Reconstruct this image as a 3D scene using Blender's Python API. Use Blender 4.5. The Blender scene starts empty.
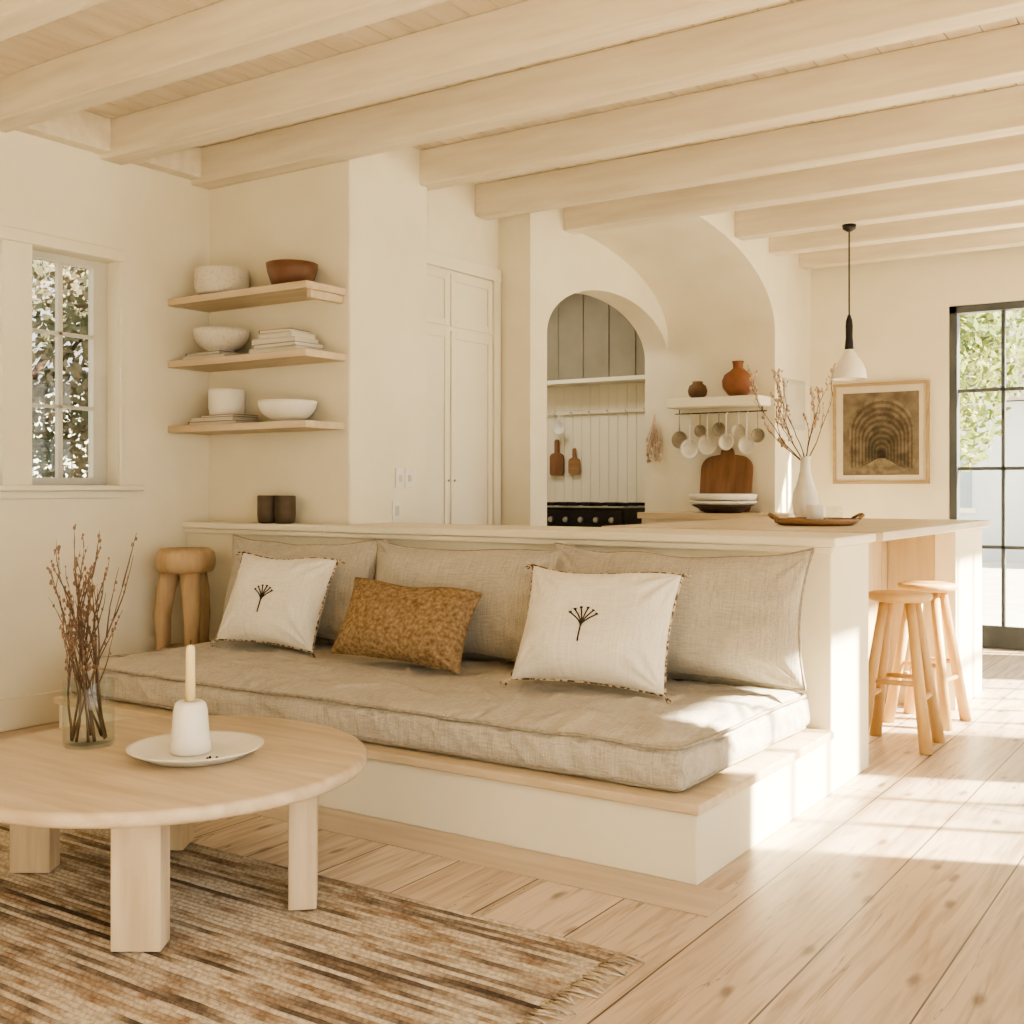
import bpy, math, random
from mathutils import Vector, Matrix, Euler, noise
random.seed(7)
C = bpy.context
COL = C.scene.collection

# ------------------------------------------------------------------ materials
def lin(c):
    out=[]
    for x in c[:3]:
        x=x/255.0
        out.append(x/12.92 if x<=0.04045 else ((x+0.055)/1.055)**2.4)
    return (out[0],out[1],out[2],1.0)

def M(name, c1, c2=None, scale=4, rough=.6, bump=0, bscale=60, stretch=(1,1,1), bstretch=None, metallic=0, spec=.4, sheen=0, detail=4, lo=.35, hi=.65):
    m=bpy.data.materials.new(name); m.use_nodes=True
    nt=m.node_tree; n=nt.nodes; l=nt.links
    b=n['Principled BSDF']
    b.inputs['Roughness'].default_value=rough
    b.inputs['Metallic'].default_value=metallic
    b.inputs['Specular IOR Level'].default_value=spec
    if sheen: b.inputs['Sheen Weight'].default_value=sheen
    tc=n.new('ShaderNodeTexCoord')
    mp=n.new('ShaderNodeMapping'); mp.inputs['Scale'].default_value=stretch
    l.new(tc.outputs['Object'],mp.inputs['Vector'])
    if c2 is None: c2=tuple(max(0,x*0.95) for x in c1)
    nz=n.new('ShaderNodeTexNoise'); nz.inputs['Scale'].default_value=scale; nz.inputs['Detail'].default_value=detail
    l.new(mp.outputs[0],nz.inputs['Vector'])
    cr=n.new('ShaderNodeValToRGB'); cr.color_ramp.elements[0].color=lin(c1); cr.color_ramp.elements[1].color=lin(c2)
    cr.color_ramp.elements[0].position=lo; cr.color_ramp.elements[1].position=hi
    l.new(nz.outputs['Fac'],cr.inputs[0]); l.new(cr.outputs[0],b.inputs['Base Color'])
    if bump:
        mp2=n.new('ShaderNodeMapping'); mp2.inputs['Scale'].default_value=bstretch or stretch
        l.new(tc.outputs['Object'],mp2.inputs['Vector'])
        n2=n.new('ShaderNodeTexNoise'); n2.inputs['Scale'].default_value=bscale; n2.inputs['Detail'].default_value=5
        l.new(mp2.outputs[0],n2.inputs['Vector'])
        bp=n.new('ShaderNodeBump'); bp.inputs['Strength'].default_value=bump; bp.inputs['Distance'].default_value=.01
        l.new(n2.outputs['Fac'],bp.inputs['Height']); l.new(bp.outputs[0],b.inputs['Normal'])
    return m

def wood(name,c1,c2,axis='x',rough=.5,scale=6,k=10):
    st={'x':(1,k,k),'y':(k,1,k),'z':(k,k,1)}[axis]
    return M(name,c1,c2,scale=scale/3,rough=rough,bump=.12,bscale=scale,stretch=st,detail=6,lo=.3,hi=.7)

def linen(name,c1,c2,rough=.95,freq=260,rib=.35,crumple=.2):
    m=bpy.data.materials.new(name); m.use_nodes=True
    nt=m.node_tree; n=nt.nodes; l=nt.links; b=n['Principled BSDF']
    b.inputs['Roughness'].default_value=rough; b.inputs['Specular IOR Level'].default_value=.15
    b.inputs['Sheen Weight'].default_value=.1
    tc=n.new('ShaderNodeTexCoord')
    outs=[]
    for st in ((1,.06,.04),(.05,1,1)):
        mp=n.new('ShaderNodeMapping'); mp.inputs['Scale'].default_value=st
        l.new(tc.outputs['Object'],mp.inputs['Vector'])
        z=n.new('ShaderNodeTexNoise'); z.inputs['Scale'].default_value=freq; z.inputs['Detail'].default_value=2
        l.new(mp.outputs[0],z.inputs['Vector']); outs.append(z)
    ad=n.new('ShaderNodeMath'); ad.operation='ADD'; l.new(outs[0].outputs['Fac'],ad.inputs[0]); l.new(outs[1].outputs['Fac'],ad.inputs[1])
    big=n.new('ShaderNodeTexNoise'); big.inputs['Scale'].default_value=5; l.new(tc.outputs['Object'],big.inputs['Vector'])
    ml=n.new('ShaderNodeMath'); ml.operation='MULTIPLY_ADD'; ml.inputs[1].default_value=.4; l.new(big.outputs['Fac'],ml.inputs[0])
    l.new(ad.outputs[0],ml.inputs[2])
    cr=n.new('ShaderNodeValToRGB'); cr.color_ramp.elements[0].color=lin(c1); cr.color_ramp.elements[1].color=lin(c2)
    cr.color_ramp.elements[0].position=.0; cr.color_ramp.elements[1].position=1
    mr=n.new('ShaderNodeMapRange'); mr.inputs['From Min'].default_value=.85; mr.inputs['From Max'].default_value=1.55
    l.new(ml.outputs[0],mr.inputs[0]); l.new(mr.outputs[0],cr.inputs[0]); l.new(cr.outputs[0],b.inputs['Base Color'])
    cz=n.new('ShaderNodeTexNoise'); cz.inputs['Scale'].default_value=11; cz.inputs['Detail'].default_value=4; cz.inputs['Distortion'].default_value=1.2
    l.new(tc.outputs['Object'],cz.inputs['Vector'])
    b0=n.new('ShaderNodeBump'); b0.inputs['Strength'].default_value=crumple; b0.inputs['Distance'].default_value=.02
    l.new(cz.outputs['Fac'],b0.inputs['Height'])
    bp=n.new('ShaderNodeBump'); bp.inputs['Strength'].default_value=rib; bp.inputs['Distance'].default_value=.005
    l.new(ad.outputs[0],bp.inputs['Height']); l.new(b0.outputs[0],bp.inputs['Normal']); l.new(bp.outputs[0],b.inputs['Normal'])
    return m

def glassmat(name,tint=(248,250,249),base=.03,edge=.45):
    m=bpy.data.materials.new(name); m.use_nodes=True
    nt=m.node_tree; n=nt.nodes; l=nt.links
    n.remove(n['Principled BSDF'])
    out=n['Material Output']
    t=n.new('ShaderNodeBsdfTransparent'); t.inputs[0].default_value=lin(tint)
    gl=n.new('ShaderNodeBsdfGlossy'); gl.inputs['Roughness'].default_value=.03
    lw=n.new('ShaderNodeLayerWeight'); lw.inputs[0].default_value=.3
    pw=n.new('ShaderNodeMath'); pw.operation='POWER'; pw.inputs[1].default_value=3; l.new(lw.outputs['Facing'],pw.inputs[0])
    mu=n.new('ShaderNodeMath'); mu.operation='MULTIPLY_ADD'; mu.inputs[1].default_value=edge; mu.inputs[2].default_value=base
    l.new(pw.outputs[0],mu.inputs[0])
    mx=n.new('ShaderNodeMixShader')
    l.new(mu.outputs[0],mx.inputs[0]); l.new(t.outputs[0],mx.inputs[1]); l.new(gl.outputs[0],mx.inputs[2]); l.new(mx.outputs[0],out.inputs[0])
    return m

plaster=M('plaster_cream',(234,227,207),(228,220,198),scale=2.2,rough=.9,bump=.15,bscale=14,spec=.15)
plaster2=M('plaster_vault',(234,227,207),(227,218,195),scale=2.2,rough=.9,bump=.2,bscale=9,spec=.15)
paint=M('satin_paint',(232,225,205),(229,221,200),scale=2,rough=.6,bump=.05,bscale=20)
beamM=wood('limewashed_beam',(230,221,201),(214,203,181),'x',.7,5)
plankC=wood('ceiling_wash',(222,211,191),(208,195,173),'y',.75,5)
oak=wood('pale_oak',(212,195,166),(192,173,143),'x',.5,6)
oakz=wood('pale_oak_upright',(206,189,158),(188,169,137),'z',.5,6)
oakTab=wood('bleached_oak',(208,191,165),(184,165,137),'x',.45,7)
oakTabZ=wood('bleached_oak_leg',(210,192,163),(186,166,136),'z',.5,7)
stoolW=wood('beech_stool',(216,182,130),(198,160,106),'z',.45,7)
carved=wood('carved_wood',(196,172,138),(170,143,110),'z',.55,6)
linenA=linen('natural_linen',(164,157,144),(204,197,183))
linenB=linen('natural_linen_light',(164,157,144),(202,195,181))
whiteC=linen('ivory_cotton',(216,210,197),(238,233,221),freq=180,rib=.25,crumple=.2)
tanC=M('camel_boucle',(112,92,68),(168,144,112),scale=55,rough=.95,bump=.9,bscale=60,spec=.1,detail=5,lo=.3,hi=.7)
cord=M('braided_cord',(92,74,56),(206,190,166),scale=60,rough=.9,lo=.45,hi=.55)
pipe=M('linen_piping',(146,138,124),(170,162,147),scale=40,rough=.9)
thread=M('dark_thread',(66,52,44),(50,40,34),scale=40,rough=.9)
ceramic=M('white_ceramic',(232,228,218),(224,219,207),scale=8,rough=.35,bump=.05,bscale=40)
stonew=M('stoneware_speckled',(214,207,193),(198,190,174),scale=60,rough=.7,lo=.5,hi=.7)
terra=M('terracotta',(146,98,70),(124,80,56),scale=9,rough=.7,bump=.1)
terraD=M('brown_clay',(118,90,66),(96,72,54),scale=9,rough=.6,bump=.1)
bowlB=M('walnut_bowl',(118,84,62),(98,66,48),scale=6,rough=.5)
mugB=M('umber_ceramic',(92,78,64),(74,62,50),scale=12,rough=.5)
black=M('black_metal',(30,28,27),(24,23,22),rough=.45)
steel=M('dark_steel',(60,58,55),(45,44,42),rough=.3,metallic=.8)
nickel=M('brushed_nickel',(190,188,182),(170,168,162),rough=.35,metallic=.9)
doorF=M('door_frame_grey',(88,93,94),(76,81,82),rough=.5)
winF=M('window_paint',(204,201,189),(196,193,180),rough=.5)
twig=M('twig_bark',(98,78,62),(76,60,48),scale=30,rough=.9)
bud=M('twig_bud',(118,92,72),(142,116,94),scale=30,rough=.9)
bloss=M('pale_blossom',(206,184,160),(182,156,132),scale=30,rough=.9)
wax=M('beeswax_candle',(234,216,168),(228,206,152),rough=.5)
paperM=M('book_paper',(222,216,202),(202,194,178),scale=3,stretch=(1,1,80),rough=.9)
cover1=M('book_cover_cream',(218,211,195),rough=.8)
cover2=M('book_cover_brown',(160,136,110),rough=.8)
cover3=M('book_cover_grey',(150,146,138),rough=.8)
boardW=wood('cutting_board_wood',(142,104,76),(116,82,58),'z',.5,6)
trayW=wood('tray_wood',(160,126,92),(132,100,70),'x',.5,7)
leafM=M('leaf_green',(92,112,56),(136,142,84),scale=3,rough=.8)
leafM2=M('leaf_blossom',(136,126,106),(78,88,64),scale=2,rough=.8)
bark=M('tree_bark',(86,72,60),(62,52,44),scale=8,rough=.95,bump=.4)
taupe=M('taupe_panel',(146,139,121),(134,127,109),scale=3,rough=.7)
glass=glassmat('clear_glass')
glassW=glassmat('window_glass',(252,253,253),.015,.25)
pavement=M('outdoor_paving',(206,202,194),(186,182,174),scale=3,rough=.9)
stucco=M('neighbour_stucco',(204,208,210),(188,194,198),scale=1,rough=.9)
fenceM=M('fence_paint',(150,154,146),(126,130,122),scale=2,rough=.9)
roofM=M('roof_tile',(120,110,104),(96,90,86),scale=6,rough=.9)
houseGlass=M('house_window',(150,162,168),(130,144,152),scale=1,rough=.3)

def floor_mat():
    m=bpy.data.materials.new('oak_floorboards'); m.use_nodes=True
    nt=m.node_tree; n=nt.nodes; l=nt.links; b=n['Principled BSDF']
    tc=n.new('ShaderNodeTexCoord'); mp=n.new('ShaderNodeMapping'); mp.inputs['Rotation'].default_value=(0,0,math.radians(90))
    mp.inputs['Location'].default_value=(.3,.08,0)
    l.new(tc.outputs['Object'],mp.inputs['Vector'])
    br=n.new('ShaderNodeTexBrick'); br.inputs['Scale'].default_value=1; br.inputs['Brick Width'].default_value=4.6; br.inputs['Row Height'].default_value=.325
    br.inputs['Mortar Size'].default_value=.0034; br.inputs['Mortar Smooth'].default_value=.3; br.offset=.37; br.inputs['Bias'].default_value=0
    br.inputs['Color1'].default_value=lin((214,199,180)); br.inputs['Color2'].default_value=lin((193,175,154)); br.inputs['Mortar'].default_value=lin((92,78,66))
    l.new(mp.outputs[0],br.inputs['Vector'])
    mg=n.new('ShaderNodeMapping'); mg.inputs['Scale'].default_value=(12,.8,1); l.new(tc.outputs['Object'],mg.inputs['Vector'])
    g=n.new('ShaderNodeTexNoise'); g.inputs['Scale'].default_value=2.0; g.inputs['Detail'].default_value=9; g.inputs['Distortion'].default_value=1.3; l.new(mg.outputs[0],g.inputs['Vector'])
    cr=n.new('ShaderNodeValToRGB'); cr.color_ramp.elements[0].color=lin((202,190,178)); cr.color_ramp.elements[1].color=lin((255,253,251))
    cr.color_ramp.elements[0].position=.32; cr.color_ramp.elements[1].position=.56; l.new(g.outputs['Fac'],cr.inputs[0])
    mx=n.new('ShaderNodeMix'); mx.data_type='RGBA'; mx.blend_type='MULTIPLY'; mx.inputs[0].default_value=.85
    l.new(br.outputs['Color'],mx.inputs[6]); l.new(cr.outputs[0],mx.inputs[7])
    mk=n.new('ShaderNodeMapping'); mk.inputs['Scale'].default_value=(4.4,1.5,1); l.new(tc.outputs['Object'],mk.inputs['Vector'])
    dn=n.new('ShaderNodeTexNoise'); dn.inputs['Scale'].default_value=9; l.new(tc.outputs['Object'],dn.inputs['Vector'])
    va=n.new('ShaderNodeVectorMath'); va.operation='MULTIPLY_ADD'; va.inputs[1].default_value=(.12,.12,0); l.new(dn.outputs['Color'],va.inputs[0]); l.new(mk.outputs[0],va.inputs[2])
    sx=n.new('ShaderNodeSeparateXYZ'); l.new(va.outputs[0],sx.inputs[0]); cx_=n.new('ShaderNodeCombineXYZ'); l.new(sx.outputs[0],cx_.inputs[0]); l.new(sx.outputs[1],cx_.inputs[1])
    v=n.new('ShaderNodeTexVoronoi'); v.voronoi_dimensions='2D'; v.inputs['Scale'].default_value=1.0; l.new(cx_.outputs[0],v.inputs['Vector'])
    ck=n.new('ShaderNodeValToRGB'); ck.color_ramp.elements[0].color=lin((104,80,62)); ck.color_ramp.elements[1].color=(1,1,1,1)
    ck.color_ramp.elements[0].position=.03; ck.color_ramp.elements[1].position=.09; l.new(v.outputs['Distance'],ck.inputs[0])
    m2=n.new('ShaderNodeMix'); m2.data_type='RGBA'; m2.blend_type='MULTIPLY'; m2.inputs[0].default_value=.6
    l.new(mx.outputs[2],m2.inputs[6]); l.new(ck.outputs[0],m2.inputs[7])
    m3=n.new('ShaderNodeMapping'); m3.inputs['Scale'].default_value=(9,.8,1); m3.inputs['Location'].default_value=(3.3,1.7,0); l.new(tc.outputs['Object'],m3.inputs['Vector'])
    n3=n.new('ShaderNodeTexNoise'); n3.inputs['Scale'].default_value=1.1; n3.inputs['Detail'].default_value=3; n3.inputs['Distortion'].default_value=1.2; l.new(m3.outputs[0],n3.inputs['Vector'])
    c3=n.new('ShaderNodeValToRGB'); r=c3.color_ramp; r.elements[0].position=.625; r.elements[0].color=(1,1,1,1); r.elements[1].position=.645; r.elements[1].color=(1,1,1,1)
    e=r.elements.new(.635); e.color=lin((120,96,78)); l.new(n3.outputs['Fac'],c3.inputs[0])
    m4=n.new('ShaderNodeMix'); m4.data_type='RGBA'; m4.blend_type='MULTIPLY'; m4.inputs[0].default_value=.7
    l.new(m2.outputs[2],m4.inputs[6]); l.new(c3.outputs[0],m4.inputs[7])
    l.new(m4.outputs[2],b.inputs['Base Color'])
    b.inputs['Roughness'].default_value=.38; b.inputs['Specular IOR Level'].default_value=.4
    sb=n.new('ShaderNodeMath'); sb.operation='MULTIPLY_ADD'; sb.inputs[1].default_value=-1.0; l.new(br.outputs['Fac'],sb.inputs[0])
    sc=n.new('ShaderNodeMath'); sc.operation='MULTIPLY'; sc.inputs[1].default_value=.25; l.new(g.outputs['Fac'],sc.inputs[0]); l.new(sc.outputs[0],sb.inputs[2])
    bp=n.new('ShaderNodeBump'); bp.inputs['Strength'].default_value=.5; bp.inputs['Distance'].default_value=.004
    l.new(sb.outputs[0],bp.inputs['Height']); l.new(bp.outputs[0],b.inputs['Normal'])
    return m
floorM=floor_mat()
boardX=wood('oak_border_board',(206,190,168),(186,168,146),'x',.42,5)

def rug_mat(pitch):
    m=bpy.data.materials.new('woven_rag_rug'); m.use_nodes=True
    nt=m.node_tree; n=nt.nodes; l=nt.links; b=n['Principled BSDF']
    b.inputs['Roughness'].default_value=.97; b.inputs['Specular IOR Level'].default_value=.1
    tc=n.new('ShaderNodeTexCoord'); sp=n.new('ShaderNodeSeparateXYZ'); l.new(tc.outputs['Object'],sp.inputs[0])
    dv=n.new('ShaderNodeMath'); dv.operation='DIVIDE'; dv.inputs[1].default_value=pitch; l.new(sp.outputs['Y'],dv.inputs[0])
    fl=n.new('ShaderNodeMath'); fl.operation='FLOOR'; l.new(dv.outputs[0],fl.inputs[0])
    fm=n.new('ShaderNodeMath'); fm.operation='MULTIPLY'; fm.inputs[1].default_value=1.37; l.new(fl.outputs[0],fm.inputs[0])
    xm=n.new('ShaderNodeMath'); xm.operation='MULTIPLY'; xm.inputs[1].default_value=.5; l.new(sp.outputs['X'],xm.inputs[0])
    cb=n.new('ShaderNodeCombineXYZ'); l.new(xm.outputs[0],cb.inputs[0]); l.new(fm.outputs[0],cb.inputs[1])
    nz=n.new('ShaderNodeTexNoise'); nz.inputs['Scale'].default_value=1.6; nz.inputs['Detail'].default_value=2; l.new(cb.outputs[0],nz.inputs['Vector'])
    cr=n.new('ShaderNodeValToRGB'); r=cr.color_ramp
    stops=[(.28,(84,76,70)),(.36,(106,95,86)),(.39,(152,138,122)),(.43,(206,197,180)),(.50,(194,183,165)),(.53,(146,124,104)),(.555,(192,181,164)),(.61,(116,104,94)),(.645,(160,142,122)),(.69,(210,201,184))]
    r.elements[0].position=stops[0][0]; r.elements[0].color=lin(stops[0][1]); r.elements[1].position=stops[-1][0]; r.elements[1].color=lin(stops[-1][1])
    for p,c in stops[1:-1]:
        e=r.elements.new(p); e.color=lin(c)
    l.new(nz.outputs['Fac'],cr.inputs[0])
    n2=n.new('ShaderNodeTexNoise'); n2.inputs['Scale'].default_value=70; l.new(tc.outputs['Object'],n2.inputs['Vector'])
    c2=n.new('ShaderNodeValToRGB'); c2.color_ramp.elements[0].color=lin((204,198,192)); c2.color_ramp.elements[1].color=(1,1,1,1); c2.color_ramp.elements[0].position=.35; c2.color_ramp.elements[1].position=.6
    l.new(n2.outputs['Fac'],c2.inputs[0])
    mx=n.new('ShaderNodeMix'); mx.data_type='RGBA'; mx.blend_type='MULTIPLY'; mx.inputs[0].default_value=.8
    l.new(cr.outputs[0],mx.inputs[6]); l.new(c2.outputs[0],mx.inputs[7]); l.new(mx.outputs[2],b.inputs['Base Color'])
    bp=n.new('ShaderNodeBump'); bp.inputs['Strength'].default_value=.6; bp.inputs['Distance'].default_value=.006; l.new(n2.outputs['Fac'],bp.inputs['Height']); l.new(bp.outputs[0],b.inputs['Normal'])
    return m

# ------------------------------------------------------------------ mesh builder
class MB:
    def __init__(s): s.v=[]; s.f=[]; s.m=[]; s.s=[]; s.mats=[]
    def mi(s,m):
        if m not in s.mats: s.mats.append(m)
        return s.mats.index(m)
    def add(s,vs,fs,m,smooth=False,T=None):
        o=len(s.v); k=s.mi(m)
        for v in vs:
            v=Vector(v)
            if T is not None: v=T@v
            s.v.append(v)
        for f in fs:
            s.f.append([i+o for i in f]); s.m.append(k); s.s.append(smooth)
    def box(s,x0,x1,y0,y1,z0,z1,m,T=None):
        vs=[(x0,y0,z0),(x1,y0,z0),(x1,y1,z0),(x0,y1,z0),(x0,y0,z1),(x1,y0,z1),(x1,y1,z1),(x0,y1,z1)]
        fs=[(0,3,2,1),(4,5,6,7),(0,1,5,4),(1,2,6,5),(2,3,7,6),(3,0,4,7)]
        s.add(vs,fs,m,False,T)
    def lathe(s,prof,c,m,seg=32,T=None,smooth=True,wob=0):
        vs=[];fs=[]
        n=len(prof)
        for i in range(seg):
            a=2*math.pi*i/seg
            for (r,z) in prof:
                rr=r*(1+wob*math.sin(3*a+z*20))
                vs.append((c[0]+rr*math.cos(a),c[1]+rr*math.sin(a),c[2]+z))
        for i in range(seg):
            j=(i+1)%seg
            for k in range(n-1):
                fs.append((i*n+k,j*n+k,j*n+k+1,i*n+k+1))
        if prof[0][0]>1e-5: fs.append([i*n for i in range(seg)][::-1])
        if prof[-1][0]>1e-5: fs.append([i*n+n-1 for i in range(seg)])
        s.add(vs,fs,m,smooth,T)
    def tube(s,pts,rad,m,seg=8,closed=False,T=None):
        pts=[Vector(p) for p in pts]; n=len(pts)
        if not isinstance(rad,(list,tuple)): rad=[rad]*n
        vs=[];fs=[]
        up=Vector((0,0,1)); prev=None
        for i,p in enumerate(pts):
            if closed: t=pts[(i+1)%n]-pts[i-1]
            else: t=pts[min(i+1,n-1)]-pts[max(i-1,0)]
            if t.length<1e-9: t=Vector((0,0,1))
            t.normalize()
            if prev is None:
                a=up if abs(t.dot(up))<.9 else Vector((1,0,0))
                u=t.cross(a).normalized()
            else:
                u=(prev-t*prev.dot(t)).normalized()
            prev=u; w=t.cross(u)
            for k in range(seg):
                a=2*math.pi*k/seg
                vs.append(p+(u*math.cos(a)+w*math.sin(a))*rad[i])
        for i in range(n if closed else n-1):
            j=(i+1)%n
            for k in range(seg):
                q=(k+1)%seg
                fs.append((i*seg+k,i*seg+q,j*seg+q,j*seg+k))
        if not closed:
            fs.append(list(range(seg))[::-1]); fs.append([(n-1)*seg+k for k in range(seg)])
        s.add(vs,fs,m,True,T)
    def ball(s,c,r,m,seg=8,sc=(1,1,1)):
        prof=[(math.sin(math.pi*k/6)*r,-math.cos(math.pi*k/6)*r*sc[2]) for k in range(7)]
        prof[0]=(0,prof[0][1]); prof[-1]=(0,prof[-1][1])
        s.lathe(prof,c,m,seg)
    def obj(s,name,bevel=0,loc=(0,0,0),rot=(0,0,0),seg=2):
        me=bpy.data.meshes.new(name)
        me.from_pydata([tuple(v) for v in s.v],[],s.f)
        for m in s.mats: me.materials.append(m)
        me.polygons.foreach_set('material_index',s.m); me.polygons.foreach_set('use_smooth',s.s)
        me.validate(); me.update()
        o=bpy.data.objects.new(name,me); COL.objects.link(o)
        o.location=loc; o.rotation_euler=rot
        if bevel:
            b=o.modifiers.new('bevel','BEVEL'); b.width=bevel; b.segments=seg; b.limit_method='ANGLE'; b.angle_limit=math.radians(40)
        return o

# ------------------------------------------------------------------ room shell
LX=-5.64; ZC=3.42; ZB=3.2
b=MB(); b.box(-7.2,1.2,-3,10.0,-.12,0,floorM); b.obj('floor')
b=MB(); b.box(-5.0,-1.42,3.186,3.412,.0005,.004,boardX)
b.obj('trim_1')
wins=[(3.02,3.50),(3.735,4.172)]
WZ0,WZ1=1.345,2.60
b=MB()
def lw(y0,y1,z0,z1): b.box(LX-.22,LX,y0,y1,z0,z1,plaster)
lw(-3,wins[0][0]-.03,0,3.5); lw(wins[1][1]+.09,4.95,0,3.5)
lw(wins[0][0]-.03,wins[1][1]+.09,0,WZ0-.03); lw(wins[0][0]-.03,wins[1][1]+.09,WZ1+.03,3.5)
lw(3.53,3.705,WZ0-.03,WZ1+.03)
b.obj('wall_left')
b=MB(); b.box(LX,LX+.02,-3,4.77,0,.17,paint); b.obj('baseboard_left',.005)
b=MB()
b.box(LX,LX+.025,2.7,4.20+.09,WZ1+.03,WZ1+.10,paint)
b.box(LX,LX+.02,4.262,4.29,WZ0-.03,WZ1+.03,paint)
b.box(LX-.12,LX+.07,2.7,4.40,1.285,1.315,paint)
b.box(LX,LX+.02,2.7,4.36,1.24,1.285,paint)
b.obj('trim_2',.006)
for i,(a,c) in enumerate(wins):
    b=MB(); x0,x1=LX-.15,LX-.10
    fw=.035
    b.box(x0,x1,a-.03,a-.03+fw,WZ0-.03,WZ1+.03,winF); b.box(x0,x1,c-.005,c+.03 if i==0 else c+.09,WZ0-.03,WZ1+.03,winF)
    b.box(x0,x1,a,c,WZ0-.03,WZ0+.015,winF); b.box(x0,x1,a,c,WZ1-.015,WZ1+.03,winF)
    ym=(a+c)/2
    b.box(x0+.01,x1-.005,ym-.014,ym+.014,WZ0,WZ1,winF)
    for k in (1,2):
        z=WZ0+(WZ1-WZ0)*k/3; b.box(x0+.01,x1-.005,a,c,z-.01,z+.01,winF)
    b.box(x0+.022,x0+.026,a,c,WZ0,WZ1,glassW)
    b.box(x1,x1+.02,ym-.03,ym+.0,WZ0+.03,WZ0+.05,winF)
    b.obj('window_%d'%(i+1),.003)

b=MB(); b.box(LX-.22,-4.444,4.95,5.68,0,3.5,plaster); b.obj('wall_shelf_pillar',.012)
b=MB(); b.box(LX-.22,-4.63,5.68,6.74,0,3.5,plaster); b.obj('wall_closet')
b=MB(); b.box(-4.7,-4.357,6.74,6.963,0,3.5,plaster2); b.obj('wall_return')
b=MB(); X=-4.628
b.box(X,X+.035,5.70,5.76,0,2.85,paint); b.box(X,X+.035,6.64,6.72,0,2.85,paint); b.box(X,X+.04,5.70,6.72,2.77,2.86,paint)
b.box(X,X+.012,5.76,6.64,0,2.77,paint)
for (y0,y1) in ((5.77,6.125),(6.145,6.63)):
    for (z0,z1) in ((.1,2.36),(2.39,2.75)):
        t=.05
        b.box(X+.012,X+.022,y0,y0+t,z0,z1,paint); b.box(X+.012,X+.022,y1-t,y1,z0,z1,paint)
        b.box(X+.012,X+.022,y0+t,y1-t,z0,z0+t,paint); b.box(X+.012,X+.022,y0+t,y1-t,z1-t,z1,paint)
b.ball((X+.034,6.10,1.35),.009,winF); b.ball((X+.034,6.17,1.35),.009,winF)
b.obj('closet_cabinet',.003)

def arch_wall(mb,x0,x1,y0,y1,ya,yb,zs,rz,ztop,m,N=40):
    ring=[(ya,0)]
    for i in range(N+1):
        t=math.pi-math.pi*i/N
        ring.append(((ya+yb)/2+(yb-ya)/2*math.cos(t),zs+rz*math.sin(t)))
    ring.append((yb,0))
    for xx,fl in ((x1,False),(x0,True)):
        vs=[];fs=[]
        for (y,z) in ring[1:-1]:
            vs.append((xx,y,z)); vs.append((xx,y,ztop))
        for i in range(N):
            q=(2*i,2*i+2,2*i+3,2*i+1); fs.append(q if not fl else q[::-1])
        mb.add(vs,fs,m)
    vs=[];fs=[]
    for (y,z) in ring:
        vs.append((x0,y,z)); vs.append((x1,y,z))
    for i in range(len(ring)-1): fs.append((2*i,2*i+2,2*i+3,2*i+1))
    mb.add(vs,fs[1:-1],m,True)
    if y1>yb: mb.box(x0,x1,yb,y1,0,ztop,m)
b=MB(); arch_wall(b,-4.58,-4.357,6.963,9.6,6.963,8.94,2.42,.43,3.5,plaster2); b.obj('wall_arch')
b=MB(); b.box(-4.357,-3.39,8.94,10.0,0,3.5,plaster2)
b.obj('wall_niche')
b=MB(); N=40; yc,a_,b_,zs=7.2,1.74,.64,2.60
vs=[];fs=[]
for i in range(N+1):
    t=math.pi/2*i/N
    y=yc+a_*math.sin(t); z=zs+b_*math.cos(t)
    vs+=[(-4.357,y,z),(-3.39,y,z)]
for i in range(N): fs.append((2*i,2*i+1,2*i+3,2*i+2))
b.add(vs,fs,plaster2,True)
vs=[];fs=[]
for i in range(N+1):
    t=math.pi/2*i/N
    y=yc+a_*math.sin(t); z=zs+b_*math.cos(t)
    vs+=[(-3.39,y,z),(-3.39,y,3.5)]
for i in range(N): fs.append((2*i,2*i+1,2*i+3,2*i+2))
b.add(vs,fs,plaster2)
b.obj('wall_vault')
DX0,DX1,DZ=-2.22,-.35,2.80
b=MB(); b.box(-3.39,DX0,9.8,10.0,0,3.5,plaster); b.obj('wall_back')
b=MB(); b.box(DX0,DX1,9.8,10.0,DZ,3.5,plaster); b.obj('wall_door_header')
b=MB(); b.box(DX1,1.2,9.8,10.0,0,3.5,plaster); b.obj('wall_corner')
b=MB(); b.box(-3.39,DX0,9.78,9.798,0,.16,paint); b.obj('baseboard_back',.004)
b=MB()
ops=[(-2.2,2.5,-.01,2.9),(4.9,6.3,-.01,2.6),(7.2,9.4,-.01,2.8)]  # unseen openings, sized and placed to steer sun and sky light inside
ys=-3
for (y0,y1,z0,z1) in ops:
    b.box(1.0,1.2,ys,y0,0,3.5,plaster); b.box(1.0,1.2,y0,y1,z1,3.5,plaster); ys=y1
b.box(1.0,1.2,ys,9.8,0,3.5,plaster)
b.obj('wall_right')
b=MB(); b.box(LX-.22,1.2,-3.2,-3.0,0,3.5,plaster); b.obj('wall_light_block')  # unseen wall behind the camera, added so light comes from the right
b=MB(); b.box(-7.2,-4.58,9.6,10.0,0,3.5,paint)
x=-7.0
while x<-4.68:
    b.box(x,x+.096,9.594,9.6,0,2.3,paint); x+=.1
b.obj('wall_beadboard',.002)
b=MB(); b.box(-7.2,-7.1,6.74,9.6,0,3.5,plaster); b.box(-7.2,-5.86,6.6,6.74,0,3.5,plaster); b.obj('wall_pantry')
b=MB(); b.box(-7.2,1.2,-3.2,10.0,3.5,3.6,plankC)
x=-5.64
while x<1.0:
    b.box(x,x+.152,-3,9.8,ZC,3.5,plankC); x+=.156
b.obj('ceiling',.003)
b=MB()
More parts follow.
